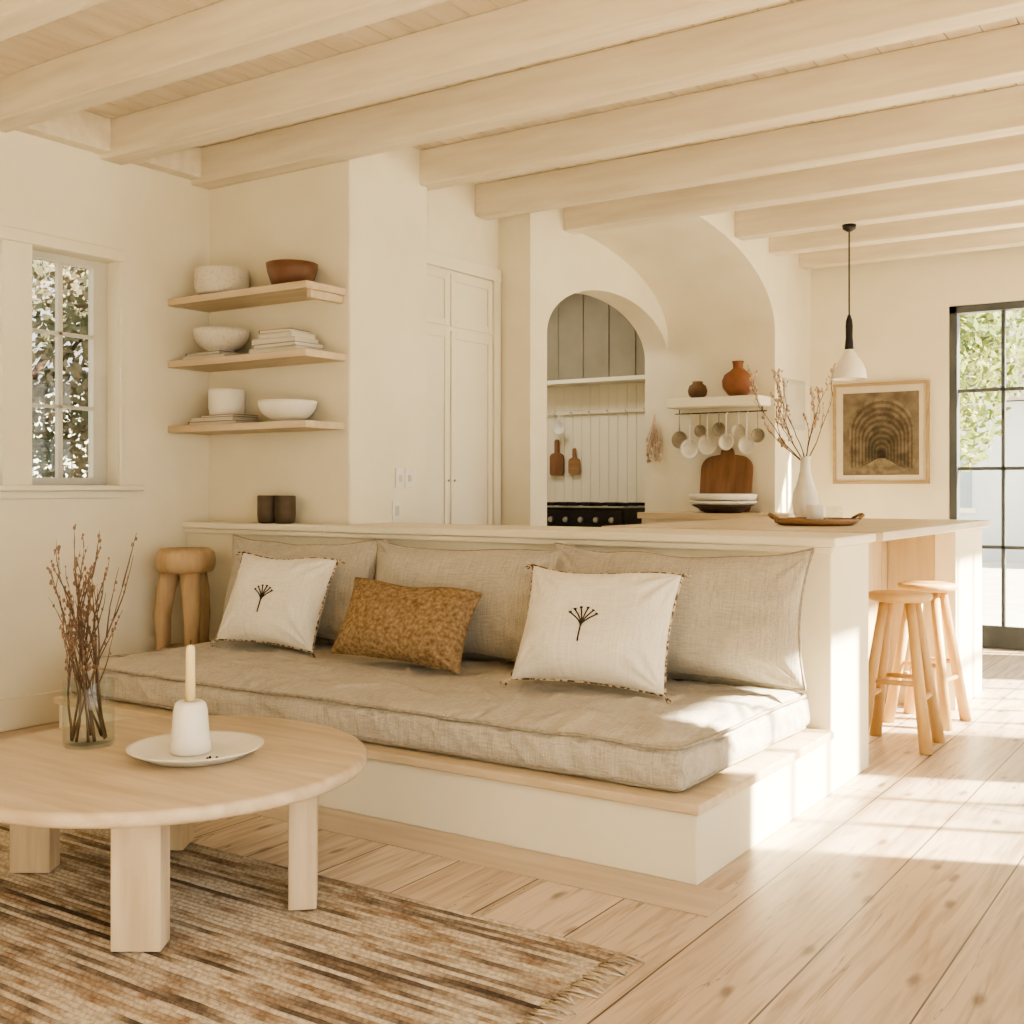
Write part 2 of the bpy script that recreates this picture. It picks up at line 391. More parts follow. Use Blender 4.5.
for k,y in enumerate([-2.5,-1.76,-1.02,-.28,.46,1.2,1.92,2.66,3.40,4.137,4.80,5.60,6.45,7.19,8.1,8.80,9.5]):
    b.box(LX if y<4.9 else (-4.44 if y<5.6 else (-4.63 if y<6.7 else (-4.357 if y<7.3 else -3.39))),1.0,y,y+.15,ZB,ZC,beamM)
b.obj('ceiling_beams',.008)
b=MB(); b.box(LX,LX+.10,-3,4.95,ZB+.03,ZC,beamM); b.obj('trim_3',.006)

b=MB(); b.box(LX,-4.444,4.77,4.95,0,1.05,plaster); b.box(-4.444,-1.56,4.77,5.315,0,1.05,plaster)
b.obj('half_wall',.008)
b=MB(); b.box(LX,-4.444,4.73,4.948,1.05,1.09,paint); b.box(-4.444,-1.53,4.73,5.335,1.05,1.09,paint)
b.box(LX,-1.545,4.745,4.77,1.02,1.05,paint)
b.obj('trim_4',.008)
b=MB(); b.box(-4.98,-1.56,3.416,4.768,0,.235,plaster); b.box(-4.995,-1.545,3.395,4.768,.235,.27,oak)
b.obj('bench_platform',.006)

# ------------------------------------------------------------------ mattress
def nz(v): return noise.noise(Vector(v))
def rbox(mb,dims,r,res,m,disp,z0=0):
    W,D,H=dims
    nx,ny,nzz=res
    idx={};vs=[];fs=[]
    def P(i,j,k):
        key=(i,j,k)
        if key in idx: return idx[key]
        p=Vector((-W/2+W*i/nx,-D/2+D*j/ny,H*k/nzz))
        c=Vector((max(-W/2+r,min(W/2-r,p.x)),max(-D/2+r,min(D/2-r,p.y)),max(r,min(H-r,p.z))))
        d=p-c
        q=c+d.normalized()*r if d.length>1e-6 else p
        vs.append(disp(q,W,D,H)); idx[key]=len(vs)-1; return idx[key]
    for i in range(nx):
        for j in range(ny):
            fs.append((P(i,j,nzz),P(i+1,j,nzz),P(i+1,j+1,nzz),P(i,j+1,nzz))); fs.append((P(i,j,0),P(i,j+1,0),P(i+1,j+1,0),P(i+1,j,0)))
    for i in range(nx):
        for k in range(nzz):
            fs.append((P(i,0,k),P(i+1,0,k),P(i+1,0,k+1),P(i,0,k+1))); fs.append((P(i+1,ny,k),P(i,ny,k),P(i,ny,k+1),P(i+1,ny,k+1)))
    for j in range(ny):
        for k in range(nzz):
            fs.append((P(0,j+1,k),P(0,j,k),P(0,j,k+1),P(0,j+1,k+1))); fs.append((P(nx,j,k),P(nx,j+1,k),P(nx,j+1,k+1),P(nx,j,k+1)))
    mb.add(vs,fs,m,True)
def ridge(x,y,z,sh=3.0):
    a=abs(nz((x,y,z)))
    return (1-a*2)**sh if a<.5 else 0
def mdisp(q,W,D,H):
    q=q.copy()
    f=q.z/H
    if f>.8:
        e=min(W/2-abs(q.x),D/2-abs(q.y))
        puff=min(1,max(0,e)/.2)
        n=nz((q.x*2.0,q.y*2.4,1))*.018+nz((q.x*7,q.y*5,4))*.007
        wx=q.x+.12*nz((q.x*2,q.y*2,9)); wy=q.y+.12*nz((q.x*2,q.y*2,19))
        w=ridge(wx*2.4+wy*1.5,wy*2.4-wx*.8,7,9)*.015+ridge(wx*4.2-wy*1.6,wy*3.4+wx*1.3,17,9)*.010
        q.z+=(puff**.7)*.024+n*(.35+puff*.65)+w*puff-.010
        w2=abs(math.sin(q.x*19+q.y*6+nz((q.x*3,q.y*3,0))*6))**4*.015*max(0,1-puff*1.0)
        q.z-=w2
    else:
        s=math.sin(math.pi*f)
        w=nz((q.x*5+q.y*5,q.z*14,3))*.014+ridge(q.x*11+q.y*11+q.z*9,q.z*7,9,4)*.013*s-.005
        if abs(abs(q.x)-W/2)<.07: q.x+=math.copysign(w+.012*s,q.x)
        if abs(abs(q.y)-D/2)<.07: q.y+=math.copysign(w+.012*s,q.y)
    return q
def seat_cushion(name,dims,loc,mats):
    b=MB(); W,D,H=dims
    rbox(b,dims,.035,(260,96,10),mats[0],mdisp)
    for z,rr in ((H-.014,.0075),(.02,.0065)):
        pts=[];r=.05; inset=.004
        for (cx,cy,a0) in ((W/2-r,-D/2+r,-90),(W/2-r,D/2-r,0),(-W/2+r,D/2-r,90),(-W/2+r,-D/2+r,180)):
            for k in range(7):
                a=math.radians(a0+15*k); pts.append(Vector((cx+(r-inset+.004)*math.cos(a),cy+(r-inset+.004)*math.sin(a),z)))
        d=[]
        for i in range(len(pts)):
            p,q=pts[i],pts[(i+1)%len(pts)]; n=max(1,int((q-p).length/.05))
            for k in range(n):
                t=p.lerp(q,k/n); t.z+=nz((t.x*5,t.y*5,z*9))*.008; d.append(t)
        b.tube(d,rr,mats[1],6,closed=True)
    return b.obj(name,loc=loc)
seat_cushion('bench_seat_cushion',(3.34,1.24,.165),(-3.31,4.09,.272),(linenA,pipe))

# ------------------------------------------------------------------ pillows
def pillow(name,w,h,t,loc,rot,m,pm,pr=.006,seed=0,wr=.012,embroid=False,sag=.0,N=90,pin=.07,tassel=False,crease=0.0):
    b=MB()
    def S(u,v,side):
        x=u*w/2*(1-pin*(1-v*v)*abs(u)**2)
        z=h/2+v*h/2*(1-pin*1.2*(1-u*u)*abs(v)**2)
        th=t/2*((1-abs(u)**2.3)*(1-abs(v)**2.3))**.55*(1-.2*v)
        edge=max(abs(u),abs(v))
        k=(1-edge**6)
        n=nz((x*2.6+seed*3.1,z*3.4,seed+side*2))*wr*2.0+nz((x*7+seed,z*6,seed*3+side))*wr*.45
        # fabric pulled in from each corner
        for (cu,cv) in ((-1,-1),(1,-1),(-1,1),(1,1)):
            du,dv=(u-cu)*w/2,(v-cv)*h/2; rr=math.hypot(du,dv); an=math.atan2(abs(dv),abs(du)+1e-6)
            n+=math.sin(an*13+seed*2+cu*3+cv)*.009*math.exp(-((rr-.10)/.10)**2)
        if abs(v)>abs(u): pk=math.sin(x*58+3*nz((x*5,seed,0)))*(.6+nz((x*9,seed,1)))
        else: pk=math.sin(z*58+3*nz((z*5,seed,0)))*(.6+nz((z*9,seed,2)))
        n+=pk*.013*max(0,(edge-.58)/.42)*(1-edge**10)
        z+=nz((x*3,seed,5))*.03*(v>0)*v*v
        z-=sag*max(0,v)**2*(1-u*u)
        return Vector((x,-side*(th+n*k),z))
    vs=[];idx={};fs=[]
    for side in (1,-1):
        for i in range(N+1):
            for j in range(N+1):
                u=-1+2*i/N; v=-1+2*j/N
                u=math.sin(u*math.pi/2)*.35+u*.65; v=math.sin(v*math.pi/2)*.35+v*.65
                edge=i in (0,N) or j in (0,N)
                key=(i,j,0 if edge else side)
                if key not in idx:
                    vs.append(S(u,v,side)); idx[key]=len(vs)-1
    for side in (1,-1):
        for i in range(N):
            for j in range(N):
                q=[]
                for (a,c) in ((i,j),(i+1,j),(i+1,j+1),(i,j+1)):
                    e=a in (0,N) or c in (0,N); q.append(idx[(a,c,0 if e else side)])
                fs.append(q if side==1 else q[::-1])
    b.add(vs,fs,m,True)
    ring=[]
    K=40
    for k in range(K): ring.append(S(-1+2*k/K,-1,1))
    for k in range(K): ring.append(S(1,-1+2*k/K,1))
    for k in range(K): ring.append(S(1-2*k/K,1,1))
    for k in range(K): ring.append(S(-1,1-2*k/K,1))
    b.tube(ring,pr,pm,6,closed=True)
    if embroid:
        E=.92; eu,ev=-.08,-.10
        def st(pts,r=.0035):
            b.tube([S(eu+u*E,ev+v*E,1)+Vector((0,-.0025,0)) for u,v in pts],r,thread,5)
        st([(0.03,-.34+.06*i) for i in range(8)])
        for a,L in ((-.62,.30),(-.38,.33),(-.14,.35),(.12,.35),(.36,.33),(.60,.30)):
            base=(0.03,-.02)
            pts=[(base[0]+math.sin(a*t_)*L*t_*1.0,base[1]-.05+math.cos(a)*L*t_) for t_ in (0,.25,.5,.75,1)]
            st(pts,.003)
            e=pts[-1]
            for da in (-.5,0,.5):
                st([e,(e[0]+math.sin(a+da)*.04,e[1]+math.cos(a+da)*.04)],.0025)
    if tassel:
        for (u,v) in ((-1,-1),(1,-1),(-1,1),(1,1)):
            p=S(u,v,1)
            for k in range(6):
                d=Vector((u*random.uniform(.01,.04),random.uniform(-.02,.02),-random.uniform(.005,.03)+.01*v))
                b.tube([p,p+d*.6,p+d],.003,cord,4)
    return b.obj(name,loc=loc,rot=[math.radians(a) for a in rot])
SZ=.462
pillow('back_cushion',1.12,.56,.27,(-4.47,4.50,SZ+.012),(-11,0,1),linenB,pipe,seed=1,wr=.020,sag=.02)
pillow('back_cushion',1.18,.57,.28,(-3.36,4.49,SZ+.012),(-11,.5,-1),linenA,pipe,seed=2.3,wr=.020,sag=.03)
pillow('back_cushion',1.25,.58,.29,(-2.20,4.485,SZ+.012),(-12,-.5,1),linenB,pipe,seed=5.1,wr=.020,sag=.03)
pillow('embroidered_pillow',.60,.49,.24,(-4.31,4.14,SZ+.027),(-24,3,10),whiteC,cord,.006,seed=3,embroid=True,tassel=True,wr=.012)
pillow('camel_lumbar_pillow',.70,.39,.23,(-3.38,4.06,SZ+.03),(-27,4,8),tanC,tanC,.004,seed=4,wr=.014)
pillow('embroidered_pillow',.67,.51,.26,(-2.33,4.02,SZ+.025),(-24,2,10),whiteC,cord,.006,seed=8,embroid=True,tassel=True,wr=.012)

# ------------------------------------------------------------------ rug
pitch=.021
RY0,RY1,RX0,RX1=.5,2.79,-5.1,-1.51
b=MB(); ny=int((RY1-RY0)/pitch)*5; nx=70
vs=[];fs=[]
for j in range(ny+1):
    y=RY0+(RY1-RY0)*j/ny
    for i in range(nx+1):
        x=RX0+(RX1-RX0)*i/nx
        ph=(y/pitch)%1.0
        z=.003+.009*abs(math.sin(math.pi*ph))**.6+.0015*nz((x*18,math.floor(y/pitch)*3.3,0))
        e=.01*nz((math.floor(y/pitch)*1.7,0,3)) if i==nx else 0
        vs.append((x+e,y+.006*nz((x*2,y*3,6)),z))
for j in range(ny):
    for i in range(nx):
        a=j*(nx+1)+i; fs.append((a,a+1,a+nx+2,a+nx+1))
rugM=rug_mat(pitch)
b.add(vs,fs,rugM,True)
b.box(RX0,RX1,RY0,RY1,.001,.003,rugM)
fr=M('fringe_cotton',(202,190,168),(166,148,126),scale=20,rough=.95)
y=RY0
while y<RY1:
    dx=random.uniform(.04,.085); dy=random.uniform(-.025,.025)
    b.tube([(RX1-.01,y,.008),(RX1+dx*.5,y+dy*.4,.010+random.uniform(0,.003)),(RX1+dx,y+dy,.004)],.0028,fr,4)
    y+=random.uniform(.010,.016)
b.obj('striped_rug')

# ------------------------------------------------------------------ coffee table
TC=(-2.97,2.41)
b=MB(); R=.655
b.lathe([(0,0),(R-.02,0),(R-.006,.006),(R,.015),(R,.034),(R-.005,.043),(R-.014,.047),(0,.047)],(0,0,.393),oakTab,96)
legs=[(.33,-.34,33.8,.14,.09),(.47,.16,33.8+8,.085,.14),(-.50,-.12,33.8,.135,.09),(-.31,.32,33.8,.085,.14)]
for (lx,ly,ang,w,d) in legs:
    T=Matrix.Translation((lx,ly,0))@Matrix.Rotation(math.radians(ang),4,'Z')
    b.box(-w/2,w/2,-d/2,d/2,.0150,.394,oakTabZ,T)
b.box(-.4,.4,-.05,.05,.353,.393,oakTab,Matrix.Rotation(math.radians(-40),4,'Z'))
b.box(-.4,.4,-.05,.05,.353,.393,oakTab,Matrix.Rotation(math.radians(50),4,'Z'))
b.obj('round_coffee_table',.004,loc=(TC[0],TC[1],0))
TZ=.441
b=MB()
b.lathe([(0,0),(.078,0),(.083,.006),(.083,.215),(.0815,.217),(.080,.215),(.080,.014),(0,.012)],(0,0,0),glass,48)
random.seed(11)
def branch(mb,p,d,L,r,lvl,mt,bt,br=.006,curl=.12,bn=.5,up=.06):
    pts=[p.copy()];rad=[r];n=9
    q=p.copy(); dd=d.normalized()
    for i in range(n):
        dd=(dd+Vector((random.uniform(-curl,curl),random.uniform(-curl,curl),random.uniform(-curl*.3,curl*.6)+up*.3))).normalized()
        q=q+dd*L/n; pts.append(q.copy()); rad.append(r*(1-.75*(i+1)/n))
        if lvl>0 and i>=2 and random.random()<.5:
            s=Vector((random.uniform(-1,1),random.uniform(-1,1),random.uniform(.5,1.3)))
            branch(mb,q.copy(),(dd*1.1+s.normalized()*.8),L*random.uniform(.25,.45),r*.6,lvl-1,mt,bt,br,curl,bn,up)
        if random.random()<bn and i>2:
            mb.ball(q+Vector((random.uniform(-1,1),random.uniform(-1,1),0))*br,br*random.uniform(.6,1.2),bt,5,(1,1,1.5))
    mb.tube(pts,rad,mt,5)
for k in range(13):
    a=random.uniform(0,6.28); rr=random.uniform(.06,.30)
    base=Vector((-.055*math.cos(a),-.055*math.sin(a),.02))
    branch(b,base,Vector((rr*math.cos(a)-.08,rr*math.sin(a)-.05,.9)),random.uniform(.38,.58),.005,2 if k<6 else 1,twig,bud,.0045,.10,.35)
b.obj('glass_vase_with_branches',loc=(-3.29,2.37,TZ))
b=MB()
b.lathe([(0,.004),(.12,.002),(.135,0),(.15,.004),(.195,.026),(.212,.034),(.213,.038),(.20,.036),(.15,.014),(.13,.010),(0,.010)],(0,0,0),ceramic,64)
b.obj('ceramic_plate',loc=(-2.86,2.456,TZ))
b=MB(); b.lathe([(0,0),(.06,0),(.066,.008),(.064,.03),(.057,.09),(.054,.135),(.048,.158),(.038,.166),(.02,.166),(.018,.15),(0,.15)],(0,0,0),ceramic,40)
b.lathe([(0,.151),(.016,.151),(.0145,.33),(.012,.342),(.003,.346),(0,.346)],(0,0,0),wax,20)
b.tube([(0,0,.343),(.001,0,.353),(.003,0,.361)],.0015,black,5)
b.obj('candle_in_holder',loc=(-2.885,2.455,TZ+.0105))
b=MB()
for p in ((.1,-.03,.0),(.12,-.02,.0),(.105,-.045,0)):
    b.ball((p[0],p[1],.006),.0045,thread,6)
b.obj('dried_seeds',loc=(-2.86,2.456,TZ+.011))

# ------------------------------------------------------------------ carved stool on the left
b=MB()
b.lathe([(0,.80),(.12,.80),(.155,.81),(.17,.84),(.172,.88),(.165,.92),(.14,.945),(0,.93)],(0,0,0),carved,40)
for k in range(3):
    a=math.radians(95+120*k)
    c,s=math.cos(a),math.sin(a)
    pts=[(.08*c,.08*s,.83),(.115*c,.115*s,.7),(.135*c,.135*s,.55),(.13*c,.13*s,.4),(.15*c,.15*s,.2),(.185*c,.185*s,.0)]
    b.tube(pts,[.06,.055,.048,.042,.04,.035],carved,16)
pts=[(.125*math.cos(a),.125*math.sin(a),.35) for a in [math.radians(15*k) for k in range(24)]]
b.tube(pts,.02,carved,8,closed=True)
b.obj('carved_wooden_stool',loc=(-5.33,4.50,0))

# ------------------------------------------------------------------ wall shelves & items
for z in (2.418,2.037,1.638):
    b=MB(); b.box(LX+.001,-4.475,4.62,4.948,z,z+.042,oak)
    if z>2.3: b.box(-4.53,-4.495,4.68,4.948,z-.045,z,oak)
    b.obj('wall_shelf',.004)
S1,S2,S3=2.461,2.080,1.681
def pot(name,prof,m,loc,seg=40,wob=0,m2=None):
    b=MB(); b.lathe(prof,(0,0,0),m,seg,wob=wob); return b.obj(name,loc=loc)
def bowlp(r,h,foot=.5,t=.008):
    p=[(0,0),(r*foot,0),(r*foot,.012)]
    for k in range(1,9):
        a=k/8; p.append((r*foot+(r-r*foot)*math.sin(a*math.pi/2)**.9,.012+(h-.012)*a**1.5))
    p.append((r-t,h))
    for k in range(7,0,-1):
        a=k/8; p.append((max(0.001,r*foot+(r-r*foot)*math.sin(a*math.pi/2)**.9-t),.012+t+(h-.012-t)*a**1.5))
    p.append((0,.012+t))
    return p
def cylp(r,h,t=.01,rb=None):
    rb=rb or r*.94
    return [(0,0),(rb-.01,0),(rb,.01),(r,h*.3),(r,h-.005),(r-.004,h),(r-t+.002,h),(r-t,h-.006),(rb-t,.02),(0,.015)]
b=MB(); b.box(-.17,.13,-.12,.12,0,.012,cover1); b.obj('shelf_booklet',.002,loc=(-5.33,4.79,S1)) 
pot('stoneware_pot',cylp(.165,.155,.014),stonew,(-5.33,4.78,S1+.0125),wob=.01)
pot('wooden_bowl',[(0,0),(.105,0),(.115,.01),(.142,.09),(.150,.14),(.140,.142),(.13,.09),(.10,.02),(0,.015)],bowlB,(-4.74,4.78,S1))
def books(name,specs,loc):
    b=MB(); z=0
    for (w,d,h,c,ang,ox) in specs:
        T=Matrix.Translation((ox,0,z))@Matrix.Rotation(math.radians(ang),4,'Z')
        b.box(-w/2,w/2,-d/2,d/2,0,.004,c,T); b.box(-w/2+.004,w/2-.006,-d/2+.005,d/2-.005,.004,h-.004,paperM,T); b.box(-w/2,w/2,-d/2,d/2,h-.004,h,c,T)
        b.box(-w/2,-w/2+.004,-d/2,d/2,.004,h-.004,c,T)
        z+=h+.0005
    b.obj(name,.0015,loc=loc); return z
h=books('stack_of_books',[(.36,.24,.025,cover1,2,-.02),(.32,.22,.02,cover3,-3,-.03)],(-5.36,4.79,S2))
pot('stoneware_bowl',bowlp(.17,.135,.45),stonew,(-5.33,4.775,S2+h),seg=48)
books('stack_of_books',[(.38,.24,.03,cover1,1,0),(.36,.23,.026,cover3,-2,.01),(.33,.22,.03,cover1,3,-.01),(.28,.2,.03,cover1,-1,0),(.24,.18,.022,cover2,4,-.02)],(-4.79,4.79,S2))
h=books('stack_of_books',[(.42,.24,.022,cover2,0,0),(.36,.22,.022,cover1,2,-.02),(.3,.2,.016,cover2,-2,.02)],(-5.30,4.79,S3))
pot('ceramic_crock',cylp(.11,.155,.012),ceramic,(-5.30,4.79,S3+h))
pot('white_serving_bowl',bowlp(.17,.125,.4),ceramic,(-4.77,4.775,S3),seg=48)
for (x,y) in ((-5.00,4.84),(-4.86,4.845)):
    pot('umber_tumbler',cylp(.062,.165,.008,.058),mugB,(x,y,1.0905))
b=MB(); b.box(-4.443,-4.437,5.36,5.44,1.30,1.42,ceramic); b.box(-4.438,-4.434,5.385,5.415,1.34,1.38,winF); b.box(-4.443,-4.437,5.45,5.53,1.30,1.42,ceramic); b.box(-4.438,-4.434,5.475,5.505,1.34,1.38,winF); b.obj('light_switch',.002)
b=MB(); b.box(-4.443,-4.438,5.33,5.41,1.10,1.22,ceramic); b.box(-4.438,-4.4365,5.35,5.39,1.13,1.19,winF); b.obj('wall_outlet',.002)

# ------------------------------------------------------------------ kitchen
CT=1.10
b=MB(); b.box(-4.34,-3.05,8.33,8.935,CT-.05,CT,oak); b.box(-4.32,-3.07,8.37,8.93,.08,CT-.05,paint)
b.box(-4.30,-3.09,8.42,8.93,0,.08,paint)
for i in range(3):
    x0=-4.30+i*.41; b.box(x0+.01,x0+.40,8.355,8.37,.12,CT-.08,paint)
b.obj('kitchen_counter',.004)
b=MB(); b.box(-4.24,-3.42,8.66,8.938,1.97,2.05,paint); b.obj('kitchen_shelf',.012)
pot('small_clay_jar',[(0,0),(.045,0),(.075,.03),(.082,.065),(.07,.105),(.042,.125),(.045,.14),(.04,.143),(.034,.13),(.05,.10),(0,.09)],terraD,(-4.01,8.79,2.0505))
pot('terracotta_jug',[(0,0),(.06,0),(.085,.02),(.125,.08),(.13,.13),(.11,.18),(.06,.215),(.04,.235),(.042,.27),(.05,.29),(.044,.292),(.034,.27),(.03,.23),(0,.21)],terra,(-3.65,8.79,2.0505))
b=MB()
b.tube([(-4.24,8.84,1.93),(-3.42,8.84,1.93)],.005,steel,8)
for xx in (-4.2,-3.46): b.tube([(xx,8.84,1.93),(xx,8.84,1.968)],.005,steel,6)
def disc(mb,c,r,m,th=.02):
    T=Matrix.Translation(c)@Matrix.Rotation(math.radians(90),4,'X')
    mb.lathe([(0,-th),(r*.6,-th*.9),(r*.9,-th*.4),(r,0),(r*.96,.003),(r*.85,-th*.3),(r*.55,-th+.008),(0,-th+.008)],(0,0,0),m,20,T)
grayish=M('enamel_grey',(176,166,148),(150,140,122),scale=10,rough=.5)
ut=[(-4.19,.075,.22,grayish),(-4.09,.085,.30,ceramic),(-4.00,.055,.15,grayish),(-3.93,.09,.27,stonew),(-3.83,.06,.14,grayish),(-3.76,.07,.25,ceramic),(-3.66,.065,.16,stonew),(-3.58,.075,.28,ceramic),(-3.49,.06,.20,grayish)]
for i,(x,r,L,m) in enumerate(ut):
    yy=8.82-.02*(i%2)
    b.tube([(x,8.84,1.925),(x,yy,1.91),(x,yy,1.93-L+r*.6)],.0065,m,6)
    disc(b,(x,yy,1.93-L),r,m,.04)
b.obj('hanging_utensils')
b=MB()
def board(mb,w,h,hw,hh,t,m,T):
    rc=w*.25
    pts=[]
    def arc(cx,cz,r,a0,a1,n=8):
        for k in range(n+1):
            a=math.radians(a0+(a1-a0)*k/n); pts.append((cx+r*math.cos(a),cz+r*math.sin(a)))
    arc(w/2-.03,.03,.03,-90,0); arc(w/2-rc,h-rc,rc,0,80); 
    pts.append((hw/2,h+.01)); arc(0,h+hh-hw/2,hw/2,0,180)
    pts.append((-hw/2,h+.01)); arc(-w/2+rc,h-rc,rc,100,180); arc(-w/2+.03,.03,.03,180,270)
    n=len(pts)
    vs=[(x,-t/2,z) for x,z in pts]+[(x,t/2,z) for x,z in pts]
    fs=[list(range(n)),[n+i for i in range(n)][::-1]]+[(i,n+i,n+(i+1)%n,(i+1)%n) for i in range(n)]
    mb.add(vs,fs,m,False,T)
board(b,.46,.47,.12,.08,.025,boardW,Matrix.Rotation(math.radians(-8),4,'X'))
b.obj('cutting_board',.003,loc=(-3.79,8.84,CT+.004))
b=MB()
b.lathe([(0,0),(.14,0),(.19,.03),(.245,.06),(.25,.065),(.24,.066),(0,.05)],(0,0,0),mugB,48)
for z,hh in ((.066,.03),(.098,.055)):
    b.lathe([(0,0),(.22,0),(.262,.010),(.272,hh-.006),(.268,hh),(.255,hh),(.24,.014),(0,.010)],(0,0,z),ceramic,48)
b.obj('stack_of_plates',loc=(-3.68,8.55,CT+.0005))
b=MB(); random.seed(5)
for k in range(26):
    a=random.uniform(-.5,.5); L=random.uniform(.22,.42)
    b.tube([(0,0,0),(a*.05,-.01,-L*.5),(a*.13,-.02+random.uniform(-.015,.015),-L)],.003,bloss,4)
    b.ball((a*.13,-.02,-L),.012,bloss,5,(1,1,1.8))
b.obj('dried_herb_bunch',loc=(-4.47,8.915,1.95))
b=MB(); b.box(-5.85,-4.80,8.98,9.58,.0,1.12,steel); b.box(-5.86,-4.79,8.96,9.585,1.12,1.135,nickel)
b.box(-5.83,-4.82,8.965,8.98,.93,1.09,black)
b.box(-5.8,-4.85,8.965,8.98,.2,.85,black); b.tube([(-5.75,8.93,.82),(-4.9,8.93,.82)],.012,nickel,8)
for xx in (-5.7,-4.95): b.tube([(xx,8.98,.82),(xx,8.93,.82)],.008,nickel,6)
for k in range(6):
    x=-5.72+k*.16
    T=Matrix.Translation((x,8.965,1.01))@Matrix.Rotation(math.radians(90),4,'X'); b.lathe([(0,0),(.028,0),(.024,.03),(0,.03)],(0,0,0),nickel,16,T)
for k in range(4):
    x=-5.7+k*.26
    for q in range(3):
        b.box(x-.1,x+.1,9.06+q*.2,9.075+q*.2,1.135,1.165,black)
    b.box(x-.007,x+.007,9.0,9.52,1.135,1.165,black)
b.obj('range_cooker',.003)
b=MB()
b.box(-7.0,-4.6,9.34,9.588,2.30,2.34,paint)
b.box(-7.0,-4.6,9.40,9.588,2.34,3.41,taupe)
x=-6.9
while x<-4.65: b.box(x,x+.03,9.385,9.40,2.34,3.41,taupe); x+=.28
b.obj('upper_kitchen_cabinet',.003)
b=MB(); b.box(-6.0,-4.85,9.565,9.588,2.02,2.05,paint)
for k in range(6): b.tube([(-5.9+k*.2,9.57,2.035),(-5.9+k*.2,9.52,2.045)],.008,ceramic,8)
b.obj('peg_rail',.002)
b=MB(); board(b,.16,.22,.05,.14,.018,boardW,Matrix.Identity(4)); b.obj('hanging_cutting_board',.002,loc=(-5.87,9.565,1.42))
b=MB(); board(b,.13,.16,.04,.1,.018,trayW,Matrix.Identity(4)); b.obj('hanging_cutting_board',.002,loc=(-5.67,9.565,1.43))
b=MB(); b.tube([(0,0,0),(0,-.01,-.1)],.006,ceramic,6); T=Matrix.Translation((0,-.01,-.16))@Matrix.Rotation(math.radians(90),4,'X'); b.lathe([(0,-.03),(.05,-.02),(.07,0),(.066,0),(.045,-.015),(0,-.024)],(0,0,0),ceramic,20,T)
b.obj('enamel_ladle',loc=(-5.8,9.495,2.05))
b=MB(); b.box(-3.388,-3.375,9.12,9.62,1.80,2.22,winF); b.box(-3.375,-3.372,9.16,9.58,1.84,2.18,cover1); b.obj('small_framed_print',.003)

# ------------------------------------------------------------------ bar / island
b=MB()
b.box(-2.95,-1.95,5.335,7.69,0,1.05,oakz)
yy=5.36
while yy<6.95: b.box(-1.95,-1.938,yy,yy+.29,.02,1.04,oakz); yy+=.30
b.box(-1.938,-1.66,6.98,7.69,0,1.05,oakz)
b.box(-1.66,-1.54,6.97,7.69,0,1.05,plaster)
b.obj('bar_island',.004)
b=MB(); b.box(-3.0,-1.50,5.338,7.74,1.052,1.095,wood('counter_oak',(218,203,176),(200,183,154),'y',.35,5)); b.obj('bar_countertop',.006)
b=MB(); b.lathe([(0,0),(.19,0),(.222,.012),(.232,.035),(.225,.037),(.212,.018),(0,.014)],(0,0,0),trayW,56)
for s in (1,-1):
    b.tube([(s*.22,-.06,.035),(s*.25,-.04,.055),(s*.255,0,.06),(s*.25,.04,.055),(s*.22,.06,.035)],.009,trayW,8)
b.obj('round_wooden_tray',loc=(-2.10,6.16,1.0955),rot=(0,0,math.radians(34)))
pot('ceramic_cup',cylp(.048,.095,.006,.044),ceramic,(-2.12,6.20,1.1115))
pot('glass_tumbler',cylp(.045,.085,.004,.042),glass,(-2.01,6.20,1.1135))
b=MB(); b.lathe([(0,0),(.05,0),(.072,.03),(.085,.1),(.078,.17),(.05,.25),(.032,.32),(.03,.38),(.04,.41),(.034,.412),(.022,.38),(.02,.3),(0,.28)],(0,0,0),ceramic,40)
random.seed(21)
for k in range(8):
    a=k/8*6.28+random.uniform(-.3,.3)+.5; rr=random.uniform(.3,.9)
    branch(b,Vector((0,0,.36)),Vector((rr*math.cos(a)-.22,rr*math.sin(a)-.1,.8)),random.uniform(.36,.56),.0045,2,twig,bloss,.008,.14,.38)
b.obj('vase_with_twigs',loc=(-2.56,7.3,1.0955))

def stool(loc,rz):
    b=MB()
    b.lathe([(0,.728),(.13,.728),(.15,.735),(.158,.75),(.155,.766),(.14,.772),(0,.766)],(0,0,0),stoolW,48)
    tops=[];
    for k in range(4):
        a=math.radians(45+90*k); c,s=math.cos(a),math.sin(a)
        pts=[(.09*c,.09*s,.73),(.225*c,.225*s,0)]
        b.tube(pts,[.024,.032],stoolW,12)
        tops.append((c,s))
    def at(k,z):
        r=.225+(.09-.225)*z/.73; return (tops[k%4][0]*r,tops[k%4][1]*r,z)
    for k in range(4):
        z=.25 if k%2 else .33
        b.tube([at(k,z),at(k+1,z)],.013,stoolW,10)
    return b.obj('wooden_bar_stool',loc=loc,rot=(0,0,rz))
stool((-1.57,5.88,0),.05); stool((-1.60,6.55,0),-.1)

b=MB(); px,py=-2.54,8.17
b.lathe([(0,0),(.05,0),(.045,-.03),(.012,-.05),(0,-.05)],(px,py,3.199),black,24)
b.tube([(px,py,3.16),(px,py,2.5)],.006,black,8)
b.lathe([(0,.26),(.01,.26),(.022,.22),(.026,.18),(.024,.1),(.03,.04),(.032,0),(0,0)],(px,py,2.29),black,24)
shade=M('opal_shade',(238,233,222),(234,228,216),rough=.4)
b.lathe([(.034,.215),(.040,.20),(.058,.17),(.092,.12),(.115,.065),(.122,.01),(.120,0),(.116,.005),(.108,.065),(.085,.115),(.05,.165),(.0,.19)],(px,py,2.085),shade,48)
b.ball((px,py,2.15),.035,ceramic,16)
b.obj('pendant_lamp')

